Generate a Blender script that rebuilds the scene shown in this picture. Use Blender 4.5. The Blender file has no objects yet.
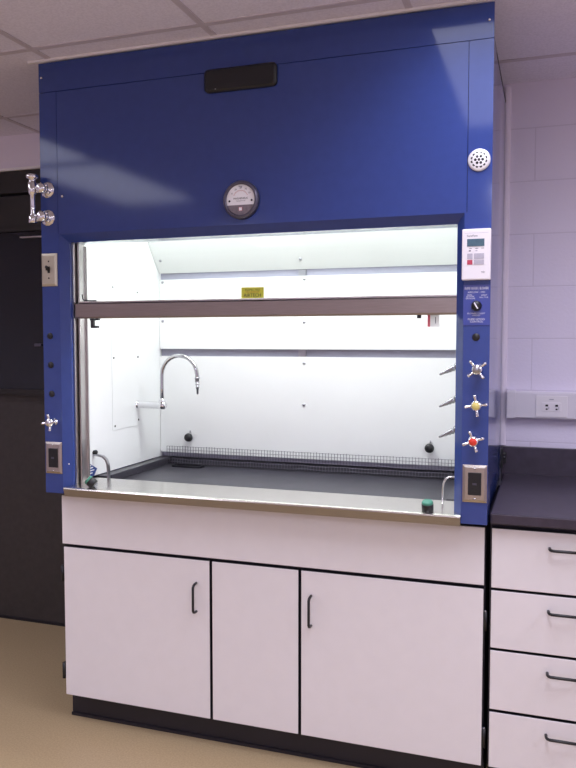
import bpy, bmesh, math, random
from mathutils import Vector, Matrix
random.seed(4)
scn = bpy.context.scene
col = scn.collection
PI = math.pi

# ------------------------------------------------------------------ materials
def nodes(name):
    m = bpy.data.materials.new(name)
    m.use_nodes = True
    return m, m.node_tree.nodes, m.node_tree.links, m.node_tree.nodes['Principled BSDF']

def mat(name, rgb, rough=.5, metal=0., spec=.5, var=0., vscale=8., bump=0., bscale=200., stretch=None, coat=0.):
    """plain procedural surface: optional noise in colour and bump"""
    m, n, l, b = nodes(name)
    b.inputs['Base Color'].default_value = (*rgb, 1)
    b.inputs['Roughness'].default_value = rough
    b.inputs['Metallic'].default_value = metal
    b.inputs['Specular IOR Level'].default_value = spec
    b.inputs['Coat Weight'].default_value = coat
    b.inputs['Coat Roughness'].default_value = .05
    tc = n.new('ShaderNodeTexCoord')
    src = tc.outputs['Object']
    if stretch:
        mp = n.new('ShaderNodeMapping'); mp.inputs['Scale'].default_value = stretch
        l.new(src, mp.inputs['Vector']); src = mp.outputs['Vector']
    if var > 0:
        t = n.new('ShaderNodeTexNoise'); t.inputs['Scale'].default_value = vscale; t.inputs['Detail'].default_value = 5
        l.new(src, t.inputs['Vector'])
        r = n.new('ShaderNodeValToRGB')
        r.color_ramp.elements[0].position = .3; r.color_ramp.elements[1].position = .7
        r.color_ramp.elements[0].color = (*[c*(1-var) for c in rgb], 1)
        r.color_ramp.elements[1].color = (*[min(1, c*(1+var)) for c in rgb], 1)
        l.new(t.outputs['Fac'], r.inputs['Fac']); l.new(r.outputs['Color'], b.inputs['Base Color'])
    if bump > 0:
        t = n.new('ShaderNodeTexNoise'); t.inputs['Scale'].default_value = bscale; t.inputs['Detail'].default_value = 3
        l.new(src, t.inputs['Vector'])
        bp = n.new('ShaderNodeBump'); bp.inputs['Strength'].default_value = bump; bp.inputs['Distance'].default_value = .002
        l.new(t.outputs['Fac'], bp.inputs['Height']); l.new(bp.outputs['Normal'], b.inputs['Normal'])
    return m

M = {}
M['blue'] = mat('blue_powder_coat', (.032, .060, .240), .085, spec=.5, bump=.012, bscale=350, var=.03, vscale=30)
M['blue_plate'] = mat('blue_lacquer', (.045, .065, .30), .3, var=.03)
M['liner'] = mat('white_liner', (.80, .81, .81), .35, spec=.3, var=.015, vscale=4)
M['laminate'] = mat('white_laminate', (.785, .755, .765), .42, spec=.35, var=.012, vscale=20, bump=.02)
M['black'] = mat('black_edge', (.008, .007, .012), .45, var=.1)
M['carcass'] = mat('black_carcass', (.017, .013, .024), .6, var=.1)
M['base'] = mat('black_vinyl_base', (.012, .010, .018), .4, var=.15, vscale=5)
M['rubber'] = mat('black_rubber', (.008, .008, .010), .38, var=.1)
M['green'] = mat('green_rubber', (.06, .25, .17), .5, var=.08, vscale=60)
M['epoxy'] = mat('black_epoxy_resin', (.042, .032, .050), .34, spec=.45, var=.18, vscale=26, bump=.05)
M['epoxy2'] = mat('charcoal_epoxy', (.046, .043, .056), .38, spec=.5, var=.12, vscale=18, bump=.04)
M['steel'] = mat('brushed_steel', (.72, .69, .65), .22, 1., var=.10, vscale=6, stretch=(3, 120, 160), bump=.05)
M['steel_v'] = mat('brushed_steel_upright', (.62, .59, .58), .28, 1., var=.10, vscale=6, stretch=(140, 140, 3), bump=.05)
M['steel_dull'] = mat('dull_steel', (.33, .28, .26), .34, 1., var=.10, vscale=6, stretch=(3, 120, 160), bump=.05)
M['plate'] = mat('stainless_plate', (.46, .42, .38), .22, 1., var=.05, vscale=8, stretch=(150, 150, 4))
M['beige'] = mat('ivory_plate', (.50, .46, .37), .35, .55, var=.04)
M['chrome'] = mat('chrome', (.78, .78, .80), .07, 1., var=.02)
M['satin'] = mat('satin_metal', (.42, .42, .45), .30, 1., var=.04)
M['dark'] = mat('dark_slot', (.006, .006, .008), .6, var=.1)
M['plastic'] = mat('white_plastic', (.76, .73, .75), .4, var=.01)
M['raceway'] = mat('white_raceway', (.70, .67, .72), .42, var=.012)
M['lcd'] = mat('lcd', (.06, .12, .16), .15, var=.12, vscale=90)
M['ink'] = mat('ink', (.02, .02, .05), .6, var=.1)
M['inkw'] = mat('white_ink', (.75, .75, .82), .6, var=.02)
M['greybtn'] = mat('grey_key', (.42, .40, .46), .45, var=.06, vscale=120)
M['redbtn'] = mat('red_key', (.45, .04, .08), .45, var=.05)
M['red'] = mat('red_button', (.75, .05, .03), .35, var=.05)
M['yellow'] = mat('yellow_button', (.72, .62, .20), .35, var=.05)
M['sticker'] = mat('yellow_sticker', (.62, .58, .08), .5, var=.06, vscale=60)
def thin(name, rgb, f=.55):
    m, n, l, b = nodes(name)
    tc = n.new('ShaderNodeTexCoord'); t = n.new('ShaderNodeTexNoise'); t.inputs['Scale'].default_value = 60
    l.new(tc.outputs['Object'], t.inputs['Vector']); r = n.new('ShaderNodeValToRGB')
    r.color_ramp.elements[0].color = (*[c*.95 for c in rgb], 1); r.color_ramp.elements[1].color = (*rgb, 1)
    l.new(t.outputs['Fac'], r.inputs['Fac'])
    d = n.new('ShaderNodeBsdfDiffuse'); tr = n.new('ShaderNodeBsdfTranslucent'); mx = n.new('ShaderNodeMixShader'); mx.inputs[0].default_value = f
    l.new(r.outputs['Color'], d.inputs['Color']); l.new(r.outputs['Color'], tr.inputs['Color'])
    l.new(d.outputs[0], mx.inputs[1]); l.new(tr.outputs[0], mx.inputs[2]); l.new(mx.outputs[0], n['Material Output'].inputs['Surface'])
    return m
M['sticker'] = thin('yellow_paper', (.80, .76, .16)); M['tagw2'] = thin('white_card', (.88, .88, .88))
M['redink'] = mat('red_ink', (.40, .07, .03), .6, var=.05)
M['pink'] = mat('pink_red', (.62, .10, .14), .5, var=.05)
M['tagw'] = mat('tag_white', (.80, .80, .80), .5, var=.02)
M['bluelab'] = mat('blue_label', (.02, .05, .22), .5, var=.05)
M['dial'] = mat('dial_white', (.86, .86, .90), .35, var=.02)
M['dialgrey'] = mat('dial_grey', (.20, .17, .20), .35, var=.15, vscale=80)
M['bezel'] = mat('bezel_grey', (.095, .088, .125), .28, .4, var=.1)
M['wire'] = mat('galvanised_wire', (.16, .15, .19), .40, .5, var=.05)
M['doorpanel'] = mat('dark_brown_panel', (.036, .030, .029), .5, var=.15, vscale=40)
M['doorframe'] = mat('black_brown_frame', (.013, .010, .010), .5, var=.12)
M['doorglass'] = mat('dark_window_glass', (.004, .006, .012), .12, spec=.5, var=.15, vscale=3)
M['grille'] = mat('bright_nickel', (.86, .85, .86), .32, .45, var=.03)
M['reflection_darkened_chrome'] = mat('chrome_dark_reflection', (.30, .30, .32), .18, 1., var=.05)  # nozzle chrome coloured darker for the dark room it mirrors
M['spout'] = mat('spout_chrome', (.50, .50, .52), .10, 1., var=.03)
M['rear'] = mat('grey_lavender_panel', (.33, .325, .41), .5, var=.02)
M['lip'] = mat('reflection_darkened_steel', (.36, .33, .30), .34, 1., var=.08, vscale=6, stretch=(3, 120, 160))  # same metal as the sill, darkened in colour for what it reflects
M['alu'] = mat('aluminium_strip', (.55, .50, .50), .35, .8, var=.05)
M['paint'] = mat('lavender_white_paint', (.72, .67, .76), .55, var=.01, bump=.04, bscale=120)
M['tbar'] = mat('ceiling_grid_paint', (.56, .51, .57), .5, var=.02)
M['whitebar'] = mat('white_angle_paint', (.84, .82, .84), .45, var=.02)
M['lens'] = None

# ceiling tiles: fine mineral fibre speckle
m, n, l, b = nodes('ceiling_tile'); M['tile'] = m
tc = n.new('ShaderNodeTexCoord'); t = n.new('ShaderNodeTexNoise'); t.inputs['Scale'].default_value = 140; t.inputs['Detail'].default_value = 6
l.new(tc.outputs['Object'], t.inputs['Vector']); r = n.new('ShaderNodeValToRGB')
r.color_ramp.elements[0].position = .35; r.color_ramp.elements[0].color = (.71, .68, .785, 1)
r.color_ramp.elements[1].position = .6; r.color_ramp.elements[1].color = (.79, .76, .865, 1)
l.new(t.outputs['Fac'], r.inputs['Fac']); l.new(r.outputs['Color'], b.inputs['Base Color'])
b.inputs['Roughness'].default_value = .9
bp = n.new('ShaderNodeBump'); bp.inputs['Strength'].default_value = .15; bp.inputs['Distance'].default_value = .002
l.new(t.outputs['Fac'], bp.inputs['Height']); l.new(bp.outputs['Normal'], b.inputs['Normal'])

# painted concrete block wall (x, z plane)
m, n, l, b = nodes('painted_block_wall'); M['block'] = m
tc = n.new('ShaderNodeTexCoord'); sx = n.new('ShaderNodeSeparateXYZ'); cb = n.new('ShaderNodeCombineXYZ')
l.new(tc.outputs['Object'], sx.inputs['Vector'])
ax = n.new('ShaderNodeMath'); ax.operation = 'ADD'; ax.inputs[1].default_value = 10*.40656 - 1.677 + .20328
az = n.new('ShaderNodeMath'); az.operation = 'ADD'; az.inputs[1].default_value = 10*.20328*2 - 2.062
l.new(sx.outputs['X'], ax.inputs[0]); l.new(sx.outputs['Z'], az.inputs[0])
l.new(ax.outputs[0], cb.inputs['X']); l.new(az.outputs[0], cb.inputs['Y'])
br = n.new('ShaderNodeTexBrick'); l.new(cb.outputs['Vector'], br.inputs['Vector'])
br.offset = .5; br.inputs['Scale'].default_value = 1
br.inputs['Brick Width'].default_value = .40656; br.inputs['Row Height'].default_value = .20328
br.inputs['Mortar Size'].default_value = .0032; br.inputs['Mortar Smooth'].default_value = .6
br.inputs['Color1'].default_value = (.75, .70, .82, 1); br.inputs['Color2'].default_value = (.765, .715, .835, 1)
br.inputs['Mortar'].default_value = (.66, .61, .72, 1)
l.new(br.outputs['Color'], b.inputs['Base Color']); b.inputs['Roughness'].default_value = .5
no = n.new('ShaderNodeTexNoise'); no.inputs['Scale'].default_value = 90; no.inputs['Detail'].default_value = 4
l.new(tc.outputs['Object'], no.inputs['Vector'])
mx = n.new('ShaderNodeMath'); mx.operation = 'MULTIPLY_ADD'; mx.inputs[1].default_value = -1.0
l.new(br.outputs['Fac'], mx.inputs[0]); l.new(no.outputs['Fac'], mx.inputs[2])
bp = n.new('ShaderNodeBump'); bp.inputs['Strength'].default_value = .25; bp.inputs['Distance'].default_value = .003
l.new(mx.outputs[0], bp.inputs['Height']); l.new(bp.outputs['Normal'], b.inputs['Normal'])

# tan sheet floor
m, n, l, b = nodes('tan_sheet_floor'); M['floor'] = m
tc = n.new('ShaderNodeTexCoord'); t = n.new('ShaderNodeTexNoise'); t.inputs['Scale'].default_value = 160; t.inputs['Detail'].default_value = 6
l.new(tc.outputs['Object'], t.inputs['Vector']); r = n.new('ShaderNodeValToRGB')
r.color_ramp.elements[0].position = .35; r.color_ramp.elements[0].color = (.41, .305, .175, 1)
r.color_ramp.elements[1].position = .65; r.color_ramp.elements[1].color = (.49, .37, .215, 1)
l.new(t.outputs['Fac'], r.inputs['Fac']); l.new(r.outputs['Color'], b.inputs['Base Color'])
b.inputs['Roughness'].default_value = .38; b.inputs['Specular IOR Level'].default_value = .4

# clear sash glass: straight-through with Fresnel reflection
m = bpy.data.materials.new('clear_glass'); m.use_nodes = True; M['glass'] = m
n, l = m.node_tree.nodes, m.node_tree.links; n.clear()
o = n.new('ShaderNodeOutputMaterial'); mix = n.new('ShaderNodeMixShader'); tr = n.new('ShaderNodeBsdfTransparent')
gl = n.new('ShaderNodeBsdfGlossy'); gl.inputs['Roughness'].default_value = .02; fr = n.new('ShaderNodeFresnel'); fr.inputs['IOR'].default_value = 1.3
tr.inputs['Color'].default_value = (.965, .985, .97, 1)
l.new(fr.outputs[0], mix.inputs[0]); l.new(tr.outputs[0], mix.inputs[1]); l.new(gl.outputs[0], mix.inputs[2]); l.new(mix.outputs[0], o.inputs['Surface'])

def emit(name, rgb, s):
    m = bpy.data.materials.new(name); m.use_nodes = True
    n, l = m.node_tree.nodes, m.node_tree.links; n.clear()
    o = n.new('ShaderNodeOutputMaterial'); e = n.new('ShaderNodeEmission')
    e.inputs['Color'].default_value = (*rgb, 1); e.inputs['Strength'].default_value = s
    l.new(e.outputs[0], o.inputs['Surface']); return m
ROOM = (.875, .88, 1.07)
M['lens'] = emit('light_lens', (.93, .90, 1.0), 2.9)
M['tube'] = emit('hood_tube_lens', (.95, 1.0, .97), 6.0)

# ------------------------------------------------------------------ mesh builder
class MB:
    def __init__(self):
        self.bm = bmesh.new(); self.mats = []
    def _mi(self, key):
        if key not in self.mats: self.mats.append(key)
        return self.mats.index(key)
    def _fin(self, before, key, smooth=False):
        i = self._mi(key)
        for f in self.bm.faces:
            if f not in before: f.material_index = i; f.smooth = smooth
    def box(self, x0, x1, y0, y1, z0, z1, key, bev=0., seg=2, rot=None):
        before = set(self.bm.faces)
        r = bmesh.ops.create_cube(self.bm, size=1)
        vs = r['verts']
        bmesh.ops.scale(self.bm, vec=(abs(x1-x0), abs(y1-y0), abs(z1-z0)), verts=vs)
        if bev > 0:
            es = list({e for v in vs for e in v.link_edges})
            q = bmesh.ops.bevel(self.bm, geom=es, offset=bev, segments=seg, profile=.5, affect='EDGES')
            vs = list({v for f in self.bm.faces if f not in before for v in f.verts})
        if rot is not None:
            bmesh.ops.transform(self.bm, matrix=rot.to_4x4(), verts=vs)
        bmesh.ops.translate(self.bm, vec=((x0+x1)/2, (y0+y1)/2, (z0+z1)/2), verts=vs)
        self._fin(before, key); return self
    def prism(self, pts, axis, a, b, key, smooth=False):
        """pts: 2D outline; axis 'x': (y,z) extruded along x; 'y': (x,z); 'z': (x,y)"""
        before = set(self.bm.faces)
        def P(p, t):
            return {'x': (t, p[0], p[1]), 'y': (p[0], t, p[1]), 'z': (p[0], p[1], t)}[axis]
        A = [self.bm.verts.new(P(p, a)) for p in pts]; B = [self.bm.verts.new(P(p, b)) for p in pts]
        fs = [self.bm.faces.new(A), self.bm.faces.new(B[::-1])]
        k = len(pts)
        for i in range(k):
            fs.append(self.bm.faces.new((A[i], B[i], B[(i+1) % k], A[(i+1) % k])))
        bmesh.ops.recalc_face_normals(self.bm, faces=fs)
        self._fin(before, key, smooth); return self
    def loft(self, rings, key, smooth=False, cap=True):
        before = set(self.bm.faces)
        R = [[self.bm.verts.new(p) for p in ring] for ring in rings]
        fs = []
        k = len(rings[0])
        for i in range(len(R)-1):
            for j in range(k):
                fs.append(self.bm.faces.new((R[i][j], R[i][(j+1) % k], R[i+1][(j+1) % k], R[i+1][j])))
        if cap:
            fs.append(self.bm.faces.new(R[0])); fs.append(self.bm.faces.new(R[-1][::-1]))
        bmesh.ops.recalc_face_normals(self.bm, faces=fs)
        self._fin(before, key, smooth)
        if cap and smooth: fs[-1].smooth = fs[-2].smooth = False
        return self
    def lathe(self, prof, origin, axis, key, seg=24, smooth=True):
        """prof: list of (radius, distance along axis)"""
        ax = Vector(axis).normalized()
        u = ax.orthogonal().normalized(); v = ax.cross(u)
        rings = []
        for r, d in prof:
            c = Vector(origin) + ax*d
            rings.append([c + (u*math.cos(2*PI*j/seg) + v*math.sin(2*PI*j/seg))*max(r, 1e-5) for j in range(seg)])
        return self.loft(rings, key, smooth)
    def cyl(self, p0, p1, r0, key, r1=None, seg=16, smooth=True):
        p0, p1 = Vector(p0), Vector(p1)
        return self.lathe([(r0, 0), (r0 if r1 is None else r1, (p1-p0).length)], p0, p1-p0, key, seg, smooth)
    def tube(self, pts, rad, key, seg=10):
        pts = [Vector(p) for p in pts]
        rings = []; prev = None
        for i, p in enumerate(pts):
            d = (pts[min(i+1, len(pts)-1)] - pts[max(i-1, 0)]).normalized()
            if prev is None: u = d.orthogonal().normalized()
            else: u = (prev - d*prev.dot(d)).normalized()
            prev = u; v = d.cross(u)
            r = rad[i] if isinstance(rad, (list, tuple)) else rad
            rings.append([p + (u*math.cos(2*PI*j/seg) + v*math.sin(2*PI*j/seg))*r for j in range(seg)])
        return self.loft(rings, key, True)
    def ball(self, c, r, key, sc=(1, 1, 1), seg=16):
        before = set(self.bm.faces)
        q = bmesh.ops.create_uvsphere(self.bm, u_segments=seg, v_segments=seg//2+2, radius=r)
        bmesh.ops.scale(self.bm, vec=sc, verts=q['verts']); bmesh.ops.translate(self.bm, vec=c, verts=q['verts'])
        self._fin(before, key, True); return self
    def text(self, s, size, x, y, z, key, stretch=1., rot=None):
        """lettering facing -y, centred at x, z"""
        cu = bpy.data.curves.new('lettering', 'FONT'); cu.body = s; cu.size = size
        cu.align_x = 'CENTER'; cu.align_y = 'CENTER'; cu.extrude = .0002; cu.resolution_u = 3
        ob = bpy.data.objects.new('lettering', cu); col.objects.link(ob)
        dg = bpy.context.evaluated_depsgraph_get(); dg.update()
        me = bpy.data.meshes.new_from_object(ob.evaluated_get(dg))
        R = Matrix.Rotation(PI/2, 4, 'X') @ Matrix.Diagonal((stretch, 1, 1, 1))
        if rot is not None: R = rot.to_4x4() @ R
        me.transform(Matrix.Translation((x, y, z)) @ R)
        before = set(self.bm.faces); self.bm.from_mesh(me); self._fin(before, key)
        bpy.data.objects.remove(ob); bpy.data.curves.remove(cu); bpy.data.meshes.remove(me)
        return self
    def build(self, name, parent=None, label=None, loc=None, split=None):
        off = Vector((0, 0, 0)); p = parent
        while p is not None: off += p.location; p = p.parent
        if parent is None and loc is not None: off = Vector(loc)
        bmesh.ops.translate(self.bm, vec=-off, verts=self.bm.verts)
        me = bpy.data.meshes.new(name); self.bm.to_mesh(me); self.bm.free()
        for k in self.mats: me.materials.append(M[k])
        o = bpy.data.objects.new(name, me); col.objects.link(o)
        if parent is not None: o.parent = parent
        elif loc is not None: o.location = loc
        if label: o['label'] = label
        return o

def tag(o, label, cat, group=None):
    o['label'] = label; o['category'] = cat
    if group: o['group'] = group
    return o
def thing(name, loc, label, cat, group=None):
    o = bpy.data.objects.new(name, None); o.empty_display_size = .1
    o.location = loc; col.objects.link(o); return tag(o, label, cat, group)
def struct(o):
    o['kind'] = 'structure'; return o

# ------------------------------------------------------------------ dimensions
W = 1.574; ZB = .888; ZT = 2.43; ZC = 2.44; YW = .80
XL, XR, YF = -2.9, 4.4, -5.6
BW = 1.565            # outer face of the hood's side on the right, behind the post
IL, IR, YBAF = .107, 1.467, .680

# ------------------------------------------------------------------ room
struct(MB().box(XL, XR, YF, YW+.1, -.05, 0, 'floor').build('floor'))
struct(MB().box(XL, XR, YF, YW+.1, ZC, ZC+.05, 'tile').build('ceiling'))
DX0, DX1 = -1.75, -.15     # dark glazed door in the back wall
w = MB(); w.box(DX1, XR, YW, YW+.1, 0, ZC, 'block'); w.box(XL, DX0, YW, YW+.1, 0, ZC, 'block'); w.box(DX0, DX1, YW, YW+.1, 2.28, ZC, 'block')
struct(w.build('wall_back'))
struct(MB().box(XL-.1, XL, YF, YW+.1, 0, ZC, 'paint').build('wall_left'))
struct(MB().box(XR, XR+.1, YF, YW+.1, 0, ZC, 'paint').build('wall_right'))
struct(MB().box(XL-.1, XR+.1, YF-.1, YF, 0, ZC, 'paint').build('wall_front'))
# door
d = MB()
d.box(DX0, DX1, YW+.01, YW+.08, 2.165, 2.28, 'doorframe')
d.box(DX0, DX0+.06, YW+.005, YW+.08, 0, 2.165, 'doorframe'); d.box(DX1-.30, DX1, YW+.060, YW+.098, 1.185, 2.165, 'doorframe'); d.box(DX1-.12, DX1, YW+.005, YW+.098, 0, 2.165, 'doorframe')
d.box(DX0+.06, DX1-.30, YW+.03, YW+.08, 2.005, 2.155, 'doorframe')
d.box(DX0+.06, DX1-.12, YW+.085, YW+.098, 0, 1.185, 'doorpanel')
d.box(DX0+.06, DX1-.12, YW+.078, YW+.085, .0, .012, 'black')
d.box(DX0, DX1, YW-.006, YW+.01, 2.272, 2.284, 'whitebar')
dd = struct(d.build('door_1'))
g = MB().box(DX0+.06, DX1-.30, YW+.05, YW+.06, 1.20, 1.99, 'doorglass').build('glass_pane', dd)
MB().box(-.74, DX1-.31, YW+.03, YW+.05, 1.9495, 1.955, 'alu').build('glazing_strip', dd)
h = MB(); h.box(-.668, -.628, YW+.03, YW+.062, 1.415, 1.430, 'bezel', .003); h.build('door_handle', dd)
h = MB()
for zz in (1.188, 1.995): h.box(DX0+.06, DX1-.30, YW+.03, YW+.06, zz-.012, zz+.012, 'doorframe')
h.build('glazing_bead', dd)
# ceiling grid
T = .638; GX, GY = .05, -.10
gr = MB()
LIGHTS = [(1.326, -1.376), (-1.226, -1.376), (-1.226, -2.652), (1.326, -3.928), (-1.226, -5.204), (1.326, -5.204), (3.24, -1.376)]  # lights behind the camera and far right are unseen, added to brighten the walls
k = math.ceil((XL-GX)/T)
while GX+k*T < XR:
    gr.box(GX+k*T-.011, GX+k*T+.011, YF, YW, ZC-.003, ZC+.001, 'tbar'); k += 1
k = math.ceil((YF-GY)/T)
while GY+k*T < YW:
    gr.box(XL, XR, GY+k*T-.011, GY+k*T+.011, ZC-.0032, ZC+.001, 'tbar'); k += 1
struct(gr.build('trim_1'))
struct(MB().box(-.035, W+.0, -.014, -.002, ZC-.010, ZC-.0015, 'whitebar').build('trim_2'))
# added strip standing in for a bright streak of light beside the hood
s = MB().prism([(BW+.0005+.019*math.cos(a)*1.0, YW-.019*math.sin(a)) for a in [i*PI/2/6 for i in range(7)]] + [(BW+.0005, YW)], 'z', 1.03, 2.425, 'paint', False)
struct(s.build('light_streak_strip'))

# ------------------------------------------------------------------ ceiling lights
LABS = ['recessed ceiling light above the right end of the hood front', 'recessed ceiling light left of the hood, the nearer one to its face',
        'recessed ceiling light left of the hood, the farther one from its face', 'unseen ceiling light added for fill behind the camera on the right, nearer the hood', 'unseen ceiling light added for fill on the left at the far back of the room', 'unseen ceiling light added for fill on the right at the far back of the room', 'unseen ceiling light added to brighten the wall, over the floor to the right of the drawer units']
for (x, y), lab in zip(LIGHTS, LABS):
    t = thing('ceiling_light', (x+T/2, y+T, ZC), lab, 'ceiling light', 'recessed ceiling lights')
    f = MB(); a, b2 = x+.014, y+.014; c, e = x+T-.014, y+2*T-.014; z0, z1 = ZC-.012, ZC-.0015
    f.box(a, c, b2, b2+.03, z0, z1, 'whitebar'); f.box(a, c, e-.03, e, z0, z1, 'whitebar')
    f.box(a, a+.03, b2+.03, e-.03, z0, z1, 'whitebar'); f.box(c-.03, c, b2+.03, e-.03, z0, z1, 'whitebar')
    f.build('frame', t)
    MB().box(a+.03, c-.03, b2+.03, e-.03, ZC-.006, ZC-.0015, 'lens').build('lens', t)
POW = {0: 12, 1: 6.5, 2: 10, 3: 27, 4: 25, 5: 23, 6: 27}
for i, (x, y) in enumerate(LIGHTS):
    L = bpy.data.lights.new('ceiling_lamp', 'AREA'); L.shape = 'RECTANGLE'; L.size = T-.1; L.size_y = 2*T-.1
    L.energy = POW[i]; L.color = ROOM; L.spread = math.radians(172 if i in (3, 5, 6) else 140)
    o = bpy.data.objects.new('ceiling_lamp', L); o.location = (x+T/2, y+T, ZC-.02); col.objects.link(o)

# ------------------------------------------------------------------ fume hood
hood = thing('fume_hood', (W/2, .4, ZB), 'large blue fume hood with lit white interior standing on the white base cabinet', 'fume hood')
def part(mb, name, label=None, parent=None): return mb.build(name, parent or hood, label)

# corner posts: face, bevelled inner side, return
SX = .0715
for side in (0, 1):
    def X(x): return x if side == 0 else W-x
    mb = MB()
    # front skin profile in plan, thickness 3 mm folded sheet
    e = 0 if side == 0 else .004
    prof = [(0, 0), (.074+e, 0), (.098+e, .030), (.098+e, .042), (.093+e, .042), (.093+e, .034), (.0715+e, .004), (.004, .004), (.004, .10), (0, .10)]
    prof = [(X(a), b_) for a, b_ in prof]
    mb.prism(prof, 'z', ZB, 1.825, 'blue')
    p2 = [(0, 0), (SX-.0008, 0), (SX-.0008, .012), (.004, .012), (.004, .10), (0, .10)]
    mb.prism([(X(a), b_) for a, b_ in p2], 'z', 1.825, 2.3245, 'blue')
    mb.prism([(X(a), b_) for a, b_ in [(0.001, .001), (.09, .001), (.09, .09), (.001, .09)]], 'z', ZB+.001, ZB+.004, 'black')
    part(mb, 'corner_post')
# header panel with bevelled lower edge
hz = 1.825
mb = MB(); mb.box(SX+.0008, W-SX-.0008, 0, .012, hz, 2.3245, 'blue')
part(mb, 'header_panel')
mb = MB()
# bevelled lintel under the header, mitred into the posts
x0, x1 = .072, W-.072
mb.loft([[(x0, 0, hz), (x0+.024, .03, hz-.028), (x0+.024, .098, hz-.028), (x0, .098, hz)],
         [(x1, 0, hz), (x1-.024, .03, hz-.028), (x1-.024, .098, hz-.028), (x1, .098, hz)]], 'blue')
part(mb, 'lintel')
# top fascia
mb = MB().box(0, W, 0, .012, 2.3265, ZT-.002, 'blue'); part(mb, 'top_fascia')
mb = MB().box(.01, W-.01, .014, .03, hz+.005, 2.40, 'carcass'); part(mb, 'backing_frame')
for xx in (.012, W-.014):
    mb = MB().lathe([(.0045, 0), (.0045, .0015), (.003, .0035), (0, .004)], (xx, 0, 2.378), (0, -1, 0), 'chrome', 12); part(mb, 'screw', 'small bright screw head')
# side panels, roof and back
mb = MB().box(0, .01, .101, .79, ZB, 2.365, 'blue', .001); part(mb, 'side_panel')
mb = MB().box(BW-.01, BW, .101, .79, ZB, 2.365, 'blue', .001); part(mb, 'side_panel')
mb = MB().box(BW-.012, BW+.001, .02, .79, 2.3655, 2.372, 'black'); part(mb, 'gap_strip', 'black strip standing in for the dark gap along the top of the side')  # solid black strip drawn in for the dark gap over the side panel
mb = MB().box(.012, BW-.012, .101, .78, 2.20, 2.215, 'liner'); part(mb, 'roof_panel')
# interior liner: left and right walls, rear wall
mb = MB().box(IL-.012, IL, .10, .785, .93, 2.198, 'liner')
mb.box(IL, IL+.0005, .10, .12, .93, 1.78, 'liner'); part(mb, 'liner_wall')
mb = MB().box(IR, IR+.012, .10, .785, .93, 2.198, 'liner'); part(mb, 'liner_wall')
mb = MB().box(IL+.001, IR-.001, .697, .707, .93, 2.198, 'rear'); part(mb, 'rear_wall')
mb = MB().box(IL+.001, IR-.001, .10, .112, 1.83, 2.198, 'liner'); part(mb, 'front_wall')
# baffles with slots between them
mb = MB().box(IL+.002, IR-.002, YBAF, YBAF+.006, .951, 1.3765, 'liner'); part(mb, 'lower_baffle')
mb = MB().box(IL+.002, IR-.002, YBAF, YBAF+.006, 1.408, 1.711, 'liner'); part(mb, 'middle_baffle')
tz = math.atan2(.115, .143)
mb = MB().prism([(YBAF, 1.739), (YBAF+.006, 1.739), (YBAF-.277-.002+.006, 2.085), (YBAF-.277-.002, 2.085)], 'x', IL+.002, IR-.002, 'liner'); part(mb, 'upper_baffle')
# slot brackets
for zz0, zz1 in ((1.3765, 1.408), (1.711, 1.739)):
    mb = MB().box(.752, .784, YBAF+.007, YBAF+.015, zz0-.01, zz1+.01, 'satin')
    part(mb, 'slot_bracket', 'grey metal bracket in the slot')
def bscrew(x, z, y=YBAF, n=(0, -1, 0)):
    mb = MB().lathe([(.0065, 0), (.0065, .002), (.0045, .005), (0, .0058)], (x, y, z), n, 'satin', 12)
    part(mb, 'baffle_screw', 'small metal screw head')
for z in (1.177, 1.351, 1.521, 1.698): bscrew(.779, z)
for z in (1.70, 1.53): bscrew(IL+.018, z)
yy = YBAF - (1.775-1.739)*.8
bscrew(.772, 1.778, YBAF-.031, (0, -.78, -.62)); bscrew(IL+.03, 1.79, YBAF-.041, (0, -.78, -.62))
# black baffle knobs
for x in (.254, 1.302):
    mb = MB().lathe([(.006, 0), (.006, .008), (.017, .010), (.019, .016), (.017, .026), (.010, .031), (0, .032)], (x, YBAF, 1.021), (0, -1, 0), 'rubber', 20)
    mb.cyl((x+.002, YBAF-.004, 1.04), (x+.002, YBAF-.004, 1.05), .003, 'satin', seg=8)
    part(mb, 'baffle_knob', 'round black knob')
# access panel on the left liner wall
ap = part(MB().box(IL, IL+.0018, .285, .500, 1.088, 1.668, 'liner', .0008), 'access_panel')
for y, z in ((.298, 1.655), (.487, 1.645), (.298, 1.376), (.487, 1.376), (.302, 1.104), (.487, 1.112)):
    mb = MB().lathe([(.0042, 0), (.0042, .001), (0, .0025)], (IL+.0018, y, z), (1, 0, 0), 'dark', 10)
    part(mb, 'panel_screw', 'dark screw head', ap)
# sash tracks
for side in (0, 1):
    def X(x): return x if side == 0 else W-x
    mb = MB()
    pr = [(.0975, .0425), (.103, .0425), (.103, .088), (.1085, .088), (.1085, .062), (.114, .062), (.114, .100), (.0975, .100)]
    if side: pr = [(.0925, .0425), (.0985, .0425), (.0985, .088), (.0992, .088), (.0992, .062), (.1015, .062), (.1015, .100), (.0925, .100)]
    mb.prism([(X(a), b_) for a, b_ in pr], 'z', .915, 1.82, 'steel_v')
    if not side:
        mb.box(.1145, .121, .099, .104, .93, 1.79, 'steel_v')
    part(mb, 'sash_track')
for (x, z) in ((.0905, .995), (.1155, 1.50)):
    mb = MB().ball((x, .013 if x < .1 else .061, z), .003, 'chrome', seg=10); part(mb, 'screw', 'small bright screw head')
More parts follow.
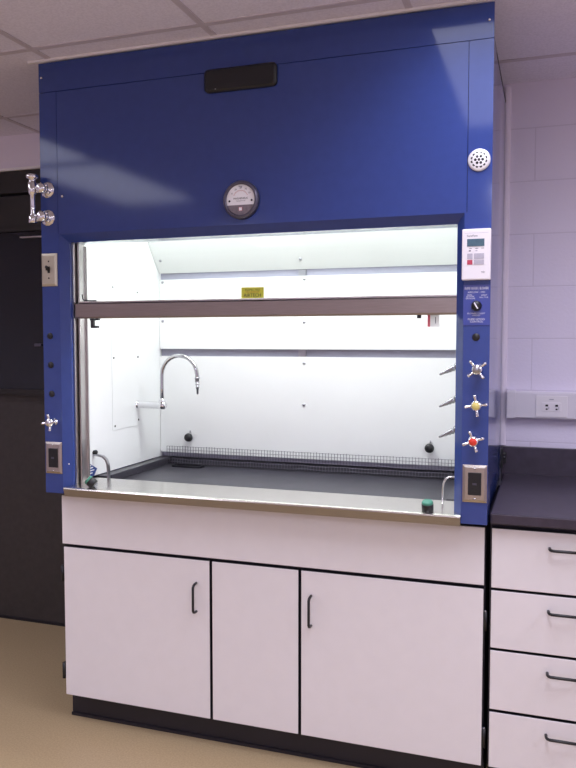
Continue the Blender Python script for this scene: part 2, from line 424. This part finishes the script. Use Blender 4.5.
# sash: glass pane, handle bar, hook, sticker
sash = part(MB().box(.1115, 1.4670, .073, .079, 1.570, 1.90, 'glass'), 'sash', 'clear glass sash pane')
mb = MB(); mb.prism([(.040, 1.530), (.044, 1.5245), (.070, 1.5245), (.072, 1.5275), (.072, 1.578), (.060, 1.582), (.046, 1.581), (.040, 1.576)], 'x', .110, 1.4755, 'steel_dull')
mb.box(.118, 1.470, .058, .0727, 1.581, 1.5865, 'steel')
part(mb, 'sash_handle', 'dull stainless handle bar along the bottom of the glass', sash)
mb = MB(); mb.box(.166, .182, .045, .065, 1.517, 1.5242, 'black', .002); mb.box(.168, .178, .047, .063, 1.494, 1.518, 'black', .002)
mb.box(.168, .196, .047, .063, 1.490, 1.498, 'black', .002); mb.box(.190, .200, .048, .062, 1.518, 1.5242, 'black')
part(mb, 'sash_hook', 'black hook under the handle bar', sash)
mb = MB().box(1.349, 1.361, .046, .06, 1.514, 1.5242, 'black', .001); part(mb, 'sash_stop', 'small black block under the handle bar', sash)
mb = MB().tube([(.130, .056, 1.612), (.131, .056, 1.598), (.136, .056, 1.590), (.146, .056, 1.591), (.158, .057, 1.5888), (.172, .058, 1.5888), (.186, .0605, 1.5888)], .0022, 'black', 6)
part(mb, 'sash_cord', 'thin black cord end', sash)
mb = MB(); mb.box(.747, .829, .0725, .0732, 1.588, 1.625, 'sticker')
mb.text('INSPECTED', .0085, .788, .0722, 1.6155, 'ink', 1.25); mb.text('PERFORMANCE', .006, .788, .0722, 1.6085, 'redink', 1.2); mb.text('AIRTECH', .0165, .788, .0722, 1.5975, 'ink', .95)
part(mb, 'sticker', 'yellow sticker with dark lettering', sash)
# red and white tag at the right of the opening
mb = MB(); mb.box(1.380, 1.388, .060, .063, 1.488, 1.5255, 'pink', .001); mb.box(1.388, 1.416, .060, .062, 1.487, 1.524, 'tagw2', .0005)
mb.text('1', .030, 1.405, .0597, 1.507, 'ink', .6); part(mb, 'hanging_tag', 'white tag with a red stripe', sash)
# gooseneck faucet on the left liner wall
gy, gz = .48, 1.176
fz = MB(); fz.lathe([(.017, 0), (.017, .003), (.014, .006), (.0135, .014), (.0150, .05), (.0155, .100), (.0165, .102), (.017, .128), (.012, .134), (0, .135)], (IL, gy, gz), (1, 0, 0), 'chrome', 20)
fz.lathe([(.0145, 0), (.0145, .012), (.0085, .018), (.0075, .025)], (.224, gy, gz+.008), (0, 0, 1), 'chrome', 16)
faucet = part(fz, 'gooseneck_faucet', 'chrome gooseneck faucet on the interior side wall')
pts = [(.224, gy, gz+.02), (.224, gy, 1.25), (.224, gy, 1.300)]
R0 = .0805
for i in range(1, 13):
    a = PI - i*PI/12*1.0
    pts.append((.224+R0+R0*math.cos(a), gy, 1.302+R0*math.sin(a)))
pts.append((.224+2*R0, gy, 1.292))
part(MB().tube(pts, .0082, 'spout', 12), 'spout', None, faucet)
pr = [(.0085, 0), (.0105, .004), (.0085, .012)]
dd_ = .012
for i in range(3):
    pr += [(.0068, dd_), (.0098-.001*i, dd_+.006), (.0068-.0006*i, dd_+.012)]; dd_ += .012
pr += [(.005, dd_), (.0038, dd_+.022)]
part(MB().lathe(pr, (.224+2*R0, gy, 1.296), (.02, 0, -1), 'satin', 14), 'serrated_nozzle', None, faucet)
# three hose nozzles on the right liner wall
for z in (1.358, 1.250, 1.147):
    mb = MB(); y = .24
    mb.lathe([(.016, 0), (.016, .003), (.009, .006), (.009, .012)], (IR, y, z+.002), (-1, 0, 0), 'reflection_darkened_chrome', 14)
    q = Vector((-.86, 0, -.42)).normalized()
    mb.ball((IR-.014, y, z+.001), .0125, 'reflection_darkened_chrome', seg=12)
    pr = [(.010, 0), (.0085, .008), (.0108, .012), (.0075, .020), (.0095, .024), (.0062, .031), (.0080, .034), (.0050, .044), (.0042, .054), (.0028, .062)]
    mb.lathe(pr, Vector((IR-.016, y, z)), q, 'reflection_darkened_chrome', 12)
    part(mb, 'hose_nozzle', 'small grey metal hose nozzle')
# curved airfoil arms
pts = [(IL+.004, .145, 1.010), (IL+.022, .145, 1.010), (IL+.042, .145, 1.006), (IL+.056, .146, .994), (IL+.062, .147, .976), (IL+.0635, .148, .95), (IL+.064, .149, .921)]
mb = MB().loft([[(p[0]-nx*.0035, p[1]-.004, p[2]-nz*.0035), (p[0]+nx*.0035, p[1]-.004, p[2]+nz*.0035), (p[0]+nx*.0035, p[1]+.010, p[2]+nz*.0035), (p[0]-nx*.0035, p[1]+.010, p[2]-nz*.0035)]
                for p, (nx, nz) in zip(pts, [(0, 1), (.05, 1), (.4, .9), (.75, .65), (.95, .3), (1, .1), (1, 0)])], 'satin')
mb.lathe([(.009, 0), (.009, .012), (.005, .016)], (IL, .150, 1.018), (1, 0, .3), 'dark', 12)
part(mb, 'airfoil_arm', 'curved grey metal strap at the front corner of the interior')
pts = [(1.464, .10, 1.012), (1.447, .10, 1.011), (1.437, .10, 1.004), (1.430, .102, .990), (1.427, .103, .972), (1.427, .104, .945), (1.427, .105, .918)]
part(MB().tube(pts, .0032, 'chrome', 8), 'airfoil_arm', 'curved chrome rod at the front corner of the interior')
# blue label low on the left liner wall
mb = MB(); mb.prism([(.112, .929), (.150, .931), (.171, .955), (.112, .985)], 'x', IL+.0006, IL+.0012, 'bluelab')
mb.box(IL+.0012, IL+.0015, .118, .150, .951, .955, 'tagw'); mb.box(IL+.0012, IL+.0015, .118, .142, .961, .965, 'tagw'); mb.box(IL+.0012, IL+.0015, .118, .130, .970, .974, 'tagw'); mb.box(IL+.0012, IL+.0015, .118, .138, .941, .945, 'tagw')
part(mb, 'warning_label', 'blue label with white marks')
# stainless airfoil sill
def ring(x, ins, prof):
    return [(x + ins*max(0, min(1, (y+.0)/.03)), y, z) for y, z in prof]
TOP = [(-.022, .909), (-.0200, .9135), (-.014, .9160), (.04, .9185), (.150, .924), (.150, .920), (.04, .9145), (-.012, .9115), (-.0180, .907)]
LIP = [(-.0145, .882), (-.0220, .9088), (-.0180, .9068), (-.0115, .882)]
mb = MB().loft([ring(.090, .020, TOP), ring(W-.078, -.023, TOP)], 'steel')
airfoil = part(mb, 'airfoil_sill', 'bright stainless sill along the front of the work opening')
part(MB().loft([ring(.090, .020, LIP), ring(W-.078, -.023, LIP)], 'lip'), 'front_lip', 'front edge of the sill, its dark reflection put into the colour', airfoil)
# recessed black pull on the header
mb = MB(); zc, xc = 2.294, .778
def rr(hw, hh, y, r=.014, k=5):
    out = []
    for cx_, cz_, a0 in ((hw-r, hh-r, 0), (-hw+r, hh-r, PI/2), (-hw+r, -hh+r, PI), (hw-r, -hh+r, 1.5*PI)):
        for i in range(k): out.append((xc+cx_+r*math.cos(a0+i*PI/2/(k-1)), y, zc+cz_+r*math.sin(a0+i*PI/2/(k-1))))
    return out
mb.loft([rr(.126, .037, 0), rr(.126, .037, -.010), rr(.119, .031, -.0165), rr(.060, .016, -.0172, .012)], 'rubber')
blk = part(mb, 'header_plate', 'black rounded rectangular plate across the header seam')
part(MB().ball((.695, -.0165, zc-.030), .0025, 'chrome', seg=8), 'plate_screw_or_glint', 'tiny bright glint', blk)  # chrome bead set on the plate as its specular glint
# pressure gauge
gx, gzz = .781, 1.903
mb = MB().lathe([(.062, 0), (.062, .012), (.058, .019), (.053, .021), (.0505, .019), (.0505, .013), (0, .013)], (gx, 0, gzz), (0, -1, 0), 'bezel', 48)
gauge = part(mb, 'pressure_gauge', 'round pressure gauge with a dark rim')
mb = MB()
ang = [math.radians(a) for a in range(-20, 201, 10)]
up = [(gx+.0495*math.cos(a), gzz+.0495*math.sin(a)) for a in ang]
mb.prism(up, 'y', -.0140, -.0130, 'dial')
mb.text('MAX', .006, gx, -.0142, gzz+.042, 'ink')
for i, s_ in enumerate(('0', '.25', '.50', '.75', '1.0')):
    a = math.radians(150-30*i)
    mb.text(s_, .0075, gx+.035*math.cos(a), -.0142, gzz+.004+.034*math.sin(a), 'ink')
for i in range(21):
    a = math.radians(155-6.5*i); R_ = Matrix.Rotation(-(a-PI/2), 3, 'Y')
    mb.box(gx+.026*math.cos(a)-.0004, gx+.026*math.cos(a)+.0004, -.0143, -.0140, gzz+.004+.026*math.sin(a)-.002, gzz+.004+.026*math.sin(a)+.002, 'redink', rot=R_)
mb.text('MAGNEHELIC', .0085, gx+.001, -.0142, gzz+.004, 'ink'); mb.text('INCHES OF WATER', .0035, gx+.001, -.0142, gzz-.004, 'ink')
part(mb, 'dial_face', 'white dial face with scale and lettering', gauge)
mb = MB(); lo = [(gx+.0495*math.cos(math.radians(a)), gzz+.0495*math.sin(math.radians(a))) for a in range(200, 341, 10)]
mb.prism(lo, 'y', -.0145, -.0130, 'dialgrey'); mb.box(gx-.006, gx+.006, -.0150, -.0144, gzz-.036, gzz-.024, 'pink'); mb.box(gx-.005, gx+.005, -.0153, -.0149, gzz-.035, gzz-.025, 'dial')
for a in (-12, 192): mb.lathe([(.0035, 0), (.0035, .001), (0, .0015)], (gx+.040*math.cos(math.radians(a)), -.0140, gzz+.040*math.sin(math.radians(a))+.005), (0, -1, 0), 'dark', 10)
part(mb, 'dial_mask', 'grey lower part of the dial', gauge)
# vacuum breaker group at the upper left: two chrome escutcheons with bulbs and a standing chrome fitting
for z in (1.983, 1.884):
    mb = MB(); x = .030
    mb.lathe([(.030, 0), (.029, .004), (.020, .009), (.015, .010), (.0145, .030), (.019, .033), (.019, .044), (.012, .050), (0, .052)], (x, 0, z), (0, -1, 0), 'chrome', 10 if z > 1.9 else 12)
    mb.ball((x+.014, -.030, z+.010), .007, 'chrome', seg=10); mb.ball((x-.012, -.040, z-.012), .006, 'chrome', seg=10); mb.ball((x+.018, -.022, z-.014), .006, 'chrome', seg=10)
    mb.tube([(x, -.034, z), (.006, -.036, z+.004), (-.006, -.036, z+.002)], [.0075, .006, .006], 'chrome', 10)
    part(mb, 'pipe_fitting', 'chrome pipe fitting on the corner post')
x = -.008
mb = MB().lathe([(.012, -.150), (.015, -.148), (.015, -.126), (.010, -.124), (.0085, -.118), (.0085, -.052), (.010, -.050), (.014, -.044), (.0155, -.036), (.0155, -.008), (.012, -.006), (.012, .004), (.021, .008), (.021, .018), (.014, .022), (0, .023)], (x, -.036, 2.012), (0, 0, 1), 'chrome', 18)
part(mb, 'vacuum_breaker', 'upright chrome vacuum breaker beside the corner post')
part(MB().ball((.092, -.002, 1.957), .005, 'chrome', seg=12), 'screw', 'small bright screw head')
# switch plate
mb = MB(); sx0, sx1, sz0, sz1 = -.006, .066, 1.640, 1.757
def dished(x0, x1, z0, z1, dp, key, r=.010):
    q = MB()
    q.loft([[(x0, 0, z0), (x1, 0, z0), (x1, 0, z1), (x0, 0, z1)], [(x0, -.003, z0), (x1, -.003, z0), (x1, -.003, z1), (x0, -.003, z1)],
            [(x0+.008, -dp, z0+.008), (x1-.008, -dp, z0+.008), (x1-.008, -dp, z1-.008), (x0+.008, -dp, z1-.008)]], key)
    return q
swp = part(dished(sx0+.007, sx1, sz0, sz1, .007, 'beige'), 'switch_plate', 'ivory metal switch plate')
xc2 = (sx0+.007+sx1)/2; zc2 = (sz0+sz1)/2
mb = MB().box(xc2-.005, xc2+.005, -.0075, -.005, zc2-.012, zc2+.012, 'dark'); mb.prism([(-.006, zc2-.008), (-.006, zc2+.004), (-.022, zc2+.014), (-.025, zc2+.008)], 'x', xc2-.004, xc2+.004, 'dark')
mb.box(xc2-.012, xc2-.004, -.010, -.006, zc2-.002, zc2+.006, 'dark', .001)
part(mb, 'toggle', 'black toggle lever', swp)
for dz in (.030, -.030): part(MB().lathe([(.003, 0), (.003, .001), (0, .0018)], (xc2, -.007, zc2+dz), (0, -1, 0), 'dark', 10), 'plate_screw_or_glint', 'dark plate screw', swp)
# plug buttons
for x, z in ((.030, 1.461), (.031, 1.356), (.033, 1.251), (1.534, 1.455)):
    part(MB().lathe([(.0115, 0), (.0115, .002), (.009, .004), (0, .0046)], (x, 0, z), (0, -1, 0), 'rubber', 20), 'hole_plug', 'round black hole plug')
# four-arm service valve handles
def valve(x, z, ang0, button, lens=(.030,)*4, label=None):
    mb = MB(); mb.lathe([(.013, 0), (.012, .006), (.0085, .008), (.0085, .026), (.0145, .028), (.0155, .036), (.0135, .043), (0, .044)], (x, 0, z), (0, -1, 0), 'chrome', 18)
    for i in range(4):
        a = ang0 + i*PI/2; c, s_ = math.cos(a), math.sin(a); ln = lens[i]
        mb.tube([(x+c*.010, -.035, z+s_*.010), (x+c*ln*.6, -.037, z+s_*ln*.6), (x+c*ln*.92, -.040, z+s_*ln*.92), (x+c*ln, -.041, z+s_*ln)], [.0055, .0038, .0048, .003], 'chrome', 10)
    v = part(mb, 'valve_handle', label)
    k = MB().lathe([(.0115, 0), (.0115, .003), (.009, .005), (0, .0055)], (x, -.0435, z), (0, -1, 0), button, 18)
    part(k, 'index_button', {'satin': 'bare metal button', 'yellow': 'yellow button', 'red': 'red button', 'chrome': 'bright metal button'}[button], v)
valve(1.541, 1.359, math.radians(38), 'satin', (.033,)*4, 'bare chrome four-arm valve handle')
valve(1.540, 1.252, math.radians(8), 'yellow', (.033,)*4, 'chrome four-arm valve handle with a yellow button')
valve(1.533, 1.145, math.radians(20), 'red', (.033,)*4, 'chrome four-arm valve handle with a red button')
valve(.046, 1.150, math.radians(8), 'chrome', (.031,)*4, 'chrome four-arm valve handle near the black plugs')
# power outlets on the posts
def outlet(x0, x1, z0, z1):
    p = part(dished(x0, x1, z0, z1, .007, 'plate'), 'outlet_plate', 'stainless outlet plate')
    xm, zm = (x0+x1)/2, (z0+z1)/2; hw, hh = (x1-x0)*.27, (z1-z0)*.30
    mb = MB().box(xm-hw, xm+hw, -.0105, -.006, zm-hh, zm+hh, 'rubber', .001)
    for s_ in (-1, 1):
        zz = zm+s_*hh*.5
        mb.box(xm-.007, xm-.0045, -.0109, -.0104, zz-.002, zz+.007, 'dark'); mb.box(xm+.0045, xm+.007, -.0109, -.0104, zz-.002, zz+.006, 'dark')
        mb.cyl((xm, -.0104, zz-.007), (xm, -.0109, zz-.007), .0026, 'dark', seg=10)
    mb.box(xm-.006, xm+.006, -.0115, -.0104, zm-.003, zm+.003, 'bezel')
    part(mb, 'receptacle', 'black twin receptacle', p)
    for dz in (z1-.011, z0+.011): part(MB().lathe([(.0032, 0), (.0032, .001), (0, .0018)], (xm, -.007, dz), (0, -1, 0), 'chrome', 10), 'plate_screw_or_glint', None, p)
outlet(.004, .073, .960, 1.076); outlet(1.500, 1.5725, .956, 1.070)
# perforated round grille
mb = MB().lathe([(.033, 0), (.033, .003), (.031, .006), (.027, .0075), (0, .0085)], (1.536, 0, 1.977), (0, -1, 0), 'grille', 32)
grl = part(mb, 'alarm_grille', 'round chrome perforated grille')
mb = MB()
for rr_, k in ((0, 1), (.0105, 6), (.0205, 12)):
    for i in range(k):
        a = 2*PI*i/k + (.26 if k == 12 else 0); c = (1.536+rr_*math.cos(a), -.0088+.001*(rr_/.02), 1.977+rr_*math.sin(a))
        mb.cyl(c, (c[0], -.004, c[2]), .0042, 'dark', seg=10)
part(mb, 'perforation', 'dark round perforations', grl)
# airflow monitor
mx0, mx1, mz0, mz1 = 1.4915, 1.5745, 1.624, 1.774
mon = part(MB().box(mx0, mx1, -.022, 0, mz0, mz1, 'plastic', .003), 'airflow_monitor', 'white plastic airflow monitor with a small screen')
def mxz(u, v): return mx0+(mx1-mx0)*u, mz1-(mz1-mz0)*v
def mbox(u0, u1, v0, v1, key, th=.0012):
    a, b_ = mxz(u0, v0); c, e = mxz(u1, v1); return MB().box(a, c, -.022-th, -.0219, e, b_, key)
part(mbox(.18, .78, .20, .345, 'lcd'), 'display', 'blue-grey display', mon)
part(mbox(.19, .375, .485, .59, 'greybtn'), 'button', 'grey button', mon)
part(mbox(.19, .375, .61, .70, 'redbtn'), 'button', 'red button', mon)
part(mbox(.425, .775, .485, .59, 'greybtn'), 'button', 'wide grey button', mon)
part(mbox(.425, .775, .61, .70, 'greybtn'), 'button', 'wide grey button', mon)
a, z = mxz(.36, .14); part(MB().text('SureFlow', .0085, a, -.0223, z, 'ink', .95), 'lettering', 'dark heading lettering', mon)
a, z = mxz(.74, .855); part(MB().text('TSI', .0075, a, -.0223, z, 'ink'), 'lettering', 'small dark lettering', mon)
for u in (.30, .52, .72):
    a, z = mxz(u, .385); part(MB().box(a-.004, a+.004, -.0223, -.0219, z-.0007, z+.0007, 'ink'), 'caption', 'tiny dark caption', mon)
for u, k in ((.28, 'ink'), (.51, 'greybtn')):
    a, z = mxz(u, .43); part(MB().box(a-.003, a+.003, -.0226, -.0219, z-.0015, z+.0015, k), 'indicator', 'small indicator', mon)
a0, z = mxz(.10, .085); a1, _ = mxz(.92, .085); part(MB().box(a0, a1, -.0222, -.0219, z-.0004, z+.0004, 'greybtn'), 'rule_line', 'thin grey line', mon)
# blower switch plate
bp_ = part(MB().box(1.4955, 1.5725, -.0022, 0, 1.490, 1.6105, 'blue_plate', .0005), 'blower_plate', 'lighter blue switch plate with white lettering')
xm = 1.534; yt = -.0024
part(MB().text('FUME HOOD | BLOWER', .0065, xm, yt, 1.602, 'inkw', 1.0), 'lettering', 'white lettering', bp_); part(MB().text('FUME HOOD | BLOWER', .0065, xm, yt, 1.5985, 'inkw', 1.0), 'lettering', 'white lettering', bp_)
part(MB().text('AIRFLOW - STD.', .0068, xm, yt, 1.5885, 'inkw', 1.05), 'lettering', 'white lettering', bp_)
part(MB().text('FUME', .0058, xm-.020, yt, 1.5805, 'inkw'), 'lettering', 'white lettering', bp_); part(MB().text('BLOWER', .0058, xm-.018, yt, 1.5755, 'inkw'), 'lettering', 'white lettering', bp_); part(MB().text('ON MODE', .0058, xm-.018, yt, 1.570, 'inkw'), 'lettering', 'white lettering', bp_)
part(MB().text('LIGHT', .0062, xm+.022, yt, 1.5795, 'inkw'), 'lettering', 'white lettering', bp_); part(MB().text('FULL TIME', .0056, xm+.021, yt, 1.573, 'inkw'), 'lettering', 'white lettering', bp_)
part(MB().text('BLOWER / LIGHT', .0062, xm, yt, 1.5255, 'inkw', 1.1), 'lettering', 'white lettering', bp_); part(MB().text('SWITCH', .0058, xm, yt, 1.5195, 'inkw'), 'lettering', 'white lettering', bp_)
part(MB().text('FUME HOOD', .0085, xm, yt, 1.508, 'inkw', 1.0), 'lettering', 'white lettering', bp_); part(MB().text('CONTROL', .0080, xm+.001, yt, 1.501, 'inkw', 1.0), 'lettering', 'white lettering', bp_)
mb = MB().lathe([(.0155, 0), (.0155, .004), (.0130, .016), (.0115, .018), (0, .018)], (xm, -.002, 1.548), (0, -1, 0), 'rubber', 24)
part(mb, 'selector_knob', 'round black selector knob', bp_)
R_ = Matrix.Rotation(math.radians(-32), 3, 'Y')
mb = MB().box(xm-.002, xm+.002, -.0212, -.0198, 1.548-.0105, 1.548+.0105, 'inkw', .0005, rot=R_); part(mb, 'pointer', 'white pointer', bp_)
# the hood's lamp behind the header
mb = MB().box(.24, 1.33, .12, .46, 2.165, 2.197, 'whitebar'); fx = part(mb, 'hood_light', 'light fixture in the hood roof')
part(MB().box(.26, 1.31, .135, .445, 2.158, 2.1648, 'tube'), 'light_lens', None, fx)
L = bpy.data.lights.new('hood_lamp', 'AREA'); L.shape = 'RECTANGLE'; L.size = 1.05; L.size_y = .34; L.energy = 11.5; L.color = (.945, .985, 1.0)
o = bpy.data.objects.new('hood_lamp', L); o.location = (.785, .29, 2.15); col.objects.link(o)

# ------------------------------------------------------------------ worktop of the hood
wt = thing('worktop', (W/2, .43, .868), 'charcoal epoxy worktop with raised rim inside the fume hood', 'worktop')
mb = MB(); mb.box(.012, BW-.012, .112, .795, .868, .898, 'epoxy2')
mb.box(.106, .150, .175, .795, .898, .927, 'epoxy2', .003); mb.box(1.43, 1.471, .16, .795, .898, .927, 'epoxy2', .003)
mb.box(.150, 1.43, .690, .795, .898, .922, 'epoxy2', .003)
mb.build('slab', wt)
mb = MB(); cx_, cy_ = .268, .628
for sgn in (0,):
    ring_o = [(cx_+.072*math.copysign(abs(math.cos(a))**.5, math.cos(a)), cy_+.030*math.copysign(abs(math.sin(a))**.5, math.sin(a))) for a in [i*2*PI/32 for i in range(32)]]
    ring_i = [(cx_+(x_-cx_)*.86, cy_+(y_-cy_)*.72) for x_, y_ in ring_o]
    mb.loft([[(x_, y_, .898) for x_, y_ in ring_o], [(x_, y_, .9055) for x_, y_ in ring_o], [(x_, y_, .9055) for x_, y_ in ring_i], [(x_, y_, .8985) for x_, y_ in ring_i]], 'black')
mb.build('cup_sink', wt, 'black oval cup sink rim')

# ------------------------------------------------------------------ wire screen in front of the lower slot
ws = MB(); y = .658; x0, x1, z0, z1 = .151, 1.428, .9045, .982
nx_ = 100
for i in range(nx_+1):
    x = x0+(x1-x0)*i/nx_; j = random.uniform(-.002, .002)
    ws.box(x-.0008, x+.0008, y-.0008, y+.0008, z0-0 if i % 3 else z0, z1+j, 'wire')
for k in range(6):
    zz = z0+.006+(z1-z0-.008)*k/5
    pts = [(x0+(x1-x0)*i/24, y-.0014, zz+(.0016*math.sin(i*1.7+k)+random.uniform(-.001, .001) if k < 3 else 0)) for i in range(25)]
    ws.tube(pts, .0009, 'wire', 4)
tag(ws.build('wire_screen', loc=((x0+x1)/2, y, z0)), 'long strip of grey wire mesh standing along the back of the hood worktop', 'wire mesh')

# ------------------------------------------------------------------ rubber bumpers on the sill
def bumper(x, y, lab, tilt):
    mb = MB(); ax = Vector(tilt).normalized(); z = .9185
    p = Vector((x, y, z+(.0165 if abs(ax.z) < .8 else 0)))
    if abs(ax.z) < .8: p -= ax*.014
    mb.lathe([(.0175, 0), (.0185, .002), (.0185, .020), (.0175, .0235)], p, ax, 'rubber', 24)
    t = thing('rubber_stopper', (x, y, z), lab, 'stopper', 'green-topped stoppers on the sill')
    mb.build('body', t)
    MB().lathe([(.0175, 0), (.0178, .004), (.0145, .009), (0, .0105)], p+ax*.0235, ax, 'green', 24).build('cap', t, 'green cap')
bumper(.190, .006, 'black rubber stopper with green cap, tipped over at the left end of the steel sill', (-.74, -.22, .63))
bumper(1.394, .010, 'black rubber stopper with green cap, standing at the right end of the steel sill', (0, -.25, 1))

# ------------------------------------------------------------------ base cabinet
FY = .06
def pull(parent, a, b_, y, key='rubber'):
    """bent wire pull between points a and b on a front at y"""
    a, b_ = Vector(a), Vector(b_); d = (b_-a).normalized(); out = Vector((0, -.028, 0))
    pts = [a+Vector((0, .001, 0)), a+out*.55+d*.001, a+out*.85+d*.004, a+out+d*.010, a+out+d*(b_-a).length*.5, b_+out-d*.010, b_+out*.85-d*.004, b_+out*.55-d*.001, b_+Vector((0, .001, 0))]
    return MB().tube(pts, .0046, key, 10).build('handle', parent, 'black bent-wire handle')
bc = thing('base_cabinet', (W/2, .42, 0), 'wide white base cabinet with two black-handled doors under the blue fume hood', 'cabinet')
mb = MB(); mb.box(.024, 1.566, .082, .79, .10, .867, 'carcass'); mb.build('carcass', bc, 'black carcass')
mb = MB(); mb.box(.022, 1.566, .112, .78, 0, .10, 'base'); mb.box(.020, 1.566, .107, .112, 0, .012, 'base'); mb.build('toe_kick', bc, 'black toe kick')
def slab(x0, x1, z0, z1, name, parent):
    mb = MB(); mb.box(x0, x1, FY, FY+.018, z0, z1, 'laminate', .0015); mb.box(x0-.001, x1+.001, FY+.003, FY+.0195, z0-.001, z1+.001, 'black')
    return mb.build(name, parent)
slab(.024, 1.563, .684, .866, 'fascia_panel', bc)
d1 = slab(.030, .627, .105, .672, 'door', bc); slab(.638, .955, .105, .672, 'fixed_panel', bc); d3 = slab(.966, 1.562, .105, .672, 'door', bc)
pull(d1, (.577, FY, .590), (.577, FY, .488), FY); pull(d3, (1.001, FY, .590), (1.001, FY, .488), FY)
for z in (.570, .195):
    mb = MB(); mb.cyl((.020, FY+.004, z-.030), (.020, FY+.004, z+.030), .0065, 'rubber', seg=10); mb.box(.012, .024, FY+.004, FY+.05, z-.028, z+.028, 'rubber', .002)
    mb.build('hinge', bc, 'black hinge')
    mb = MB(); mb.cyl((1.569, FY+.004, z-.030), (1.569, FY+.004, z+.030), .0055, 'rubber', seg=10); mb.cyl((1.569, FY+.004, z+.030), (1.569, FY+.004, z+.034), .004, 'satin', seg=8)
    mb.build('hinge', bc, 'black hinge')

# ------------------------------------------------------------------ drawer units under the counter
ROWS = ((.680, .866), (.490, .671), (.294, .481), (.107, .284))
def drawers(x0, lab):
    t = thing('drawer_unit', (x0+.225, .42, 0), lab, 'drawer unit', 'drawer units under the black counter')
    MB().box(x0-.006, x0+.452, .082, .78, .10, .884, 'carcass').build('carcass', t, 'black carcass')
    MB().box(x0-.006, x0+.452, .124, .78, 0, .10, 'base').build('toe_kick', t, 'black toe kick')
    for z0, z1 in ROWS:
        dw = slab(x0, x0+.440, z0, z1, 'drawer', t)
        zz = z0+.74*(z1-z0)
        pull(dw, (x0+.169, FY, zz), (x0+.271, FY, zz), FY)
drawers(1.585, 'white four-drawer unit with black handles beside the base cabinet, under the black counter')
drawers(2.045, 'white four-drawer unit with black handles, farther from the hood at the end of the counter')
MB_ = None
ct = thing('countertop', (2.03, .41, .885), 'black epoxy countertop with backsplash to the right of the blue fume hood', 'countertop')
MB().box(BW+.016, 2.505, .030, .778, .886, .918, 'epoxy', .003).build('slab', ct)
MB().box(BW+.003, 2.505, .778, .798, .886, 1.026, 'epoxy', .002).build('backsplash', ct)
mb = MB(); mb.box(BW+.003, BW+.024, .752, .778, .962, 1.004, 'rubber', .003); mb.box(BW+.003, BW+.012, .748, .778, .942, 1.020, 'rubber', .002); mb.ball((BW+.018, .751, .988), .0035, 'satin', seg=8)
mb.build('clip', ct, 'black clip on the backsplash')

# ------------------------------------------------------------------ raceway on the wall
rw = thing('cable_raceway', (2.04, .78, 1.19), 'white surface raceway on the block wall above the black backsplash', 'raceway')
mb = MB(); mb.prism([(.80, 1.141), (.762, 1.141), (.757, 1.146), (.757, 1.240), (.762, 1.246), (.80, 1.246)], 'x', 1.620, 2.505, 'raceway'); mb.build('cover', rw)
mb = MB(); mb.prism([(.80, 1.138), (.760, 1.138), (.755, 1.143), (.755, 1.243), (.760, 1.249), (.80, 1.249)], 'x', 1.589, 1.6195, 'raceway'); mb.build('end_cap', rw)
mb = MB(); mb.box(1.697, 1.812, .7535, .757, 1.150, 1.232, 'plastic', .0012); op = mb.build('outlet_plate', rw, 'white outlet plate')
mb = MB(); mb.box(1.720, 1.789, .7515, .7536, 1.172, 1.206, 'plastic', .001)
for xx in (1.737, 1.773):
    mb.box(xx-.005, xx+.005, .7505, .7516, 1.191, 1.1985, 'dark'); mb.box(xx-.0035, xx+.0035, .7505, .7516, 1.178, 1.1835, 'dark'); mb.box(xx+.006, xx+.009, .7505, .7516, 1.180, 1.190, 'greybtn')
mb.build('receptacle', rw) if False else mb.build('receptacle', op, 'white twin receptacle with dark slots')
MB().box(1.746, 1.762, .7520, .7536, 1.2165, 1.2205, 'greybtn').build('lettering', op, 'grey printed line')

# ------------------------------------------------------------------ world, camera, view
wd = bpy.data.worlds.new('World'); scn.world = wd; wd.use_nodes = True
wd.node_tree.nodes['Background'].inputs[0].default_value = (.02, .018, .022, 1)
cam = bpy.data.cameras.new('Camera'); co = bpy.data.objects.new('Camera', cam); col.objects.link(co); scn.camera = co
yaw, pitch = .3278, .0569
fw = Vector((-math.sin(yaw)*math.cos(pitch), math.cos(yaw)*math.cos(pitch), -math.sin(pitch)))
rt = Vector((math.cos(yaw), math.sin(yaw), 0)); up = rt.cross(fw)
co.matrix_world = Matrix(((rt.x, up.x, -fw.x, 1.7419), (rt.y, up.y, -fw.y, -2.3593), (rt.z, up.z, -fw.z, 1.4456), (0, 0, 0, 1)))
cam.sensor_fit = 'VERTICAL'; cam.sensor_height = 24; cam.lens = 24*767.32/768; cam.clip_start = .02
vs = scn.view_settings
scn.display_settings.display_device = 'sRGB'
vs.view_transform = 'Standard'; vs.look = 'None'; vs.gamma = 1; vs.exposure = 0; vs.use_curve_mapping = False
scn.cycles.max_bounces = 10; scn.cycles.diffuse_bounces = 6; scn.cycles.glossy_bounces = 6; scn.cycles.use_denoising = True
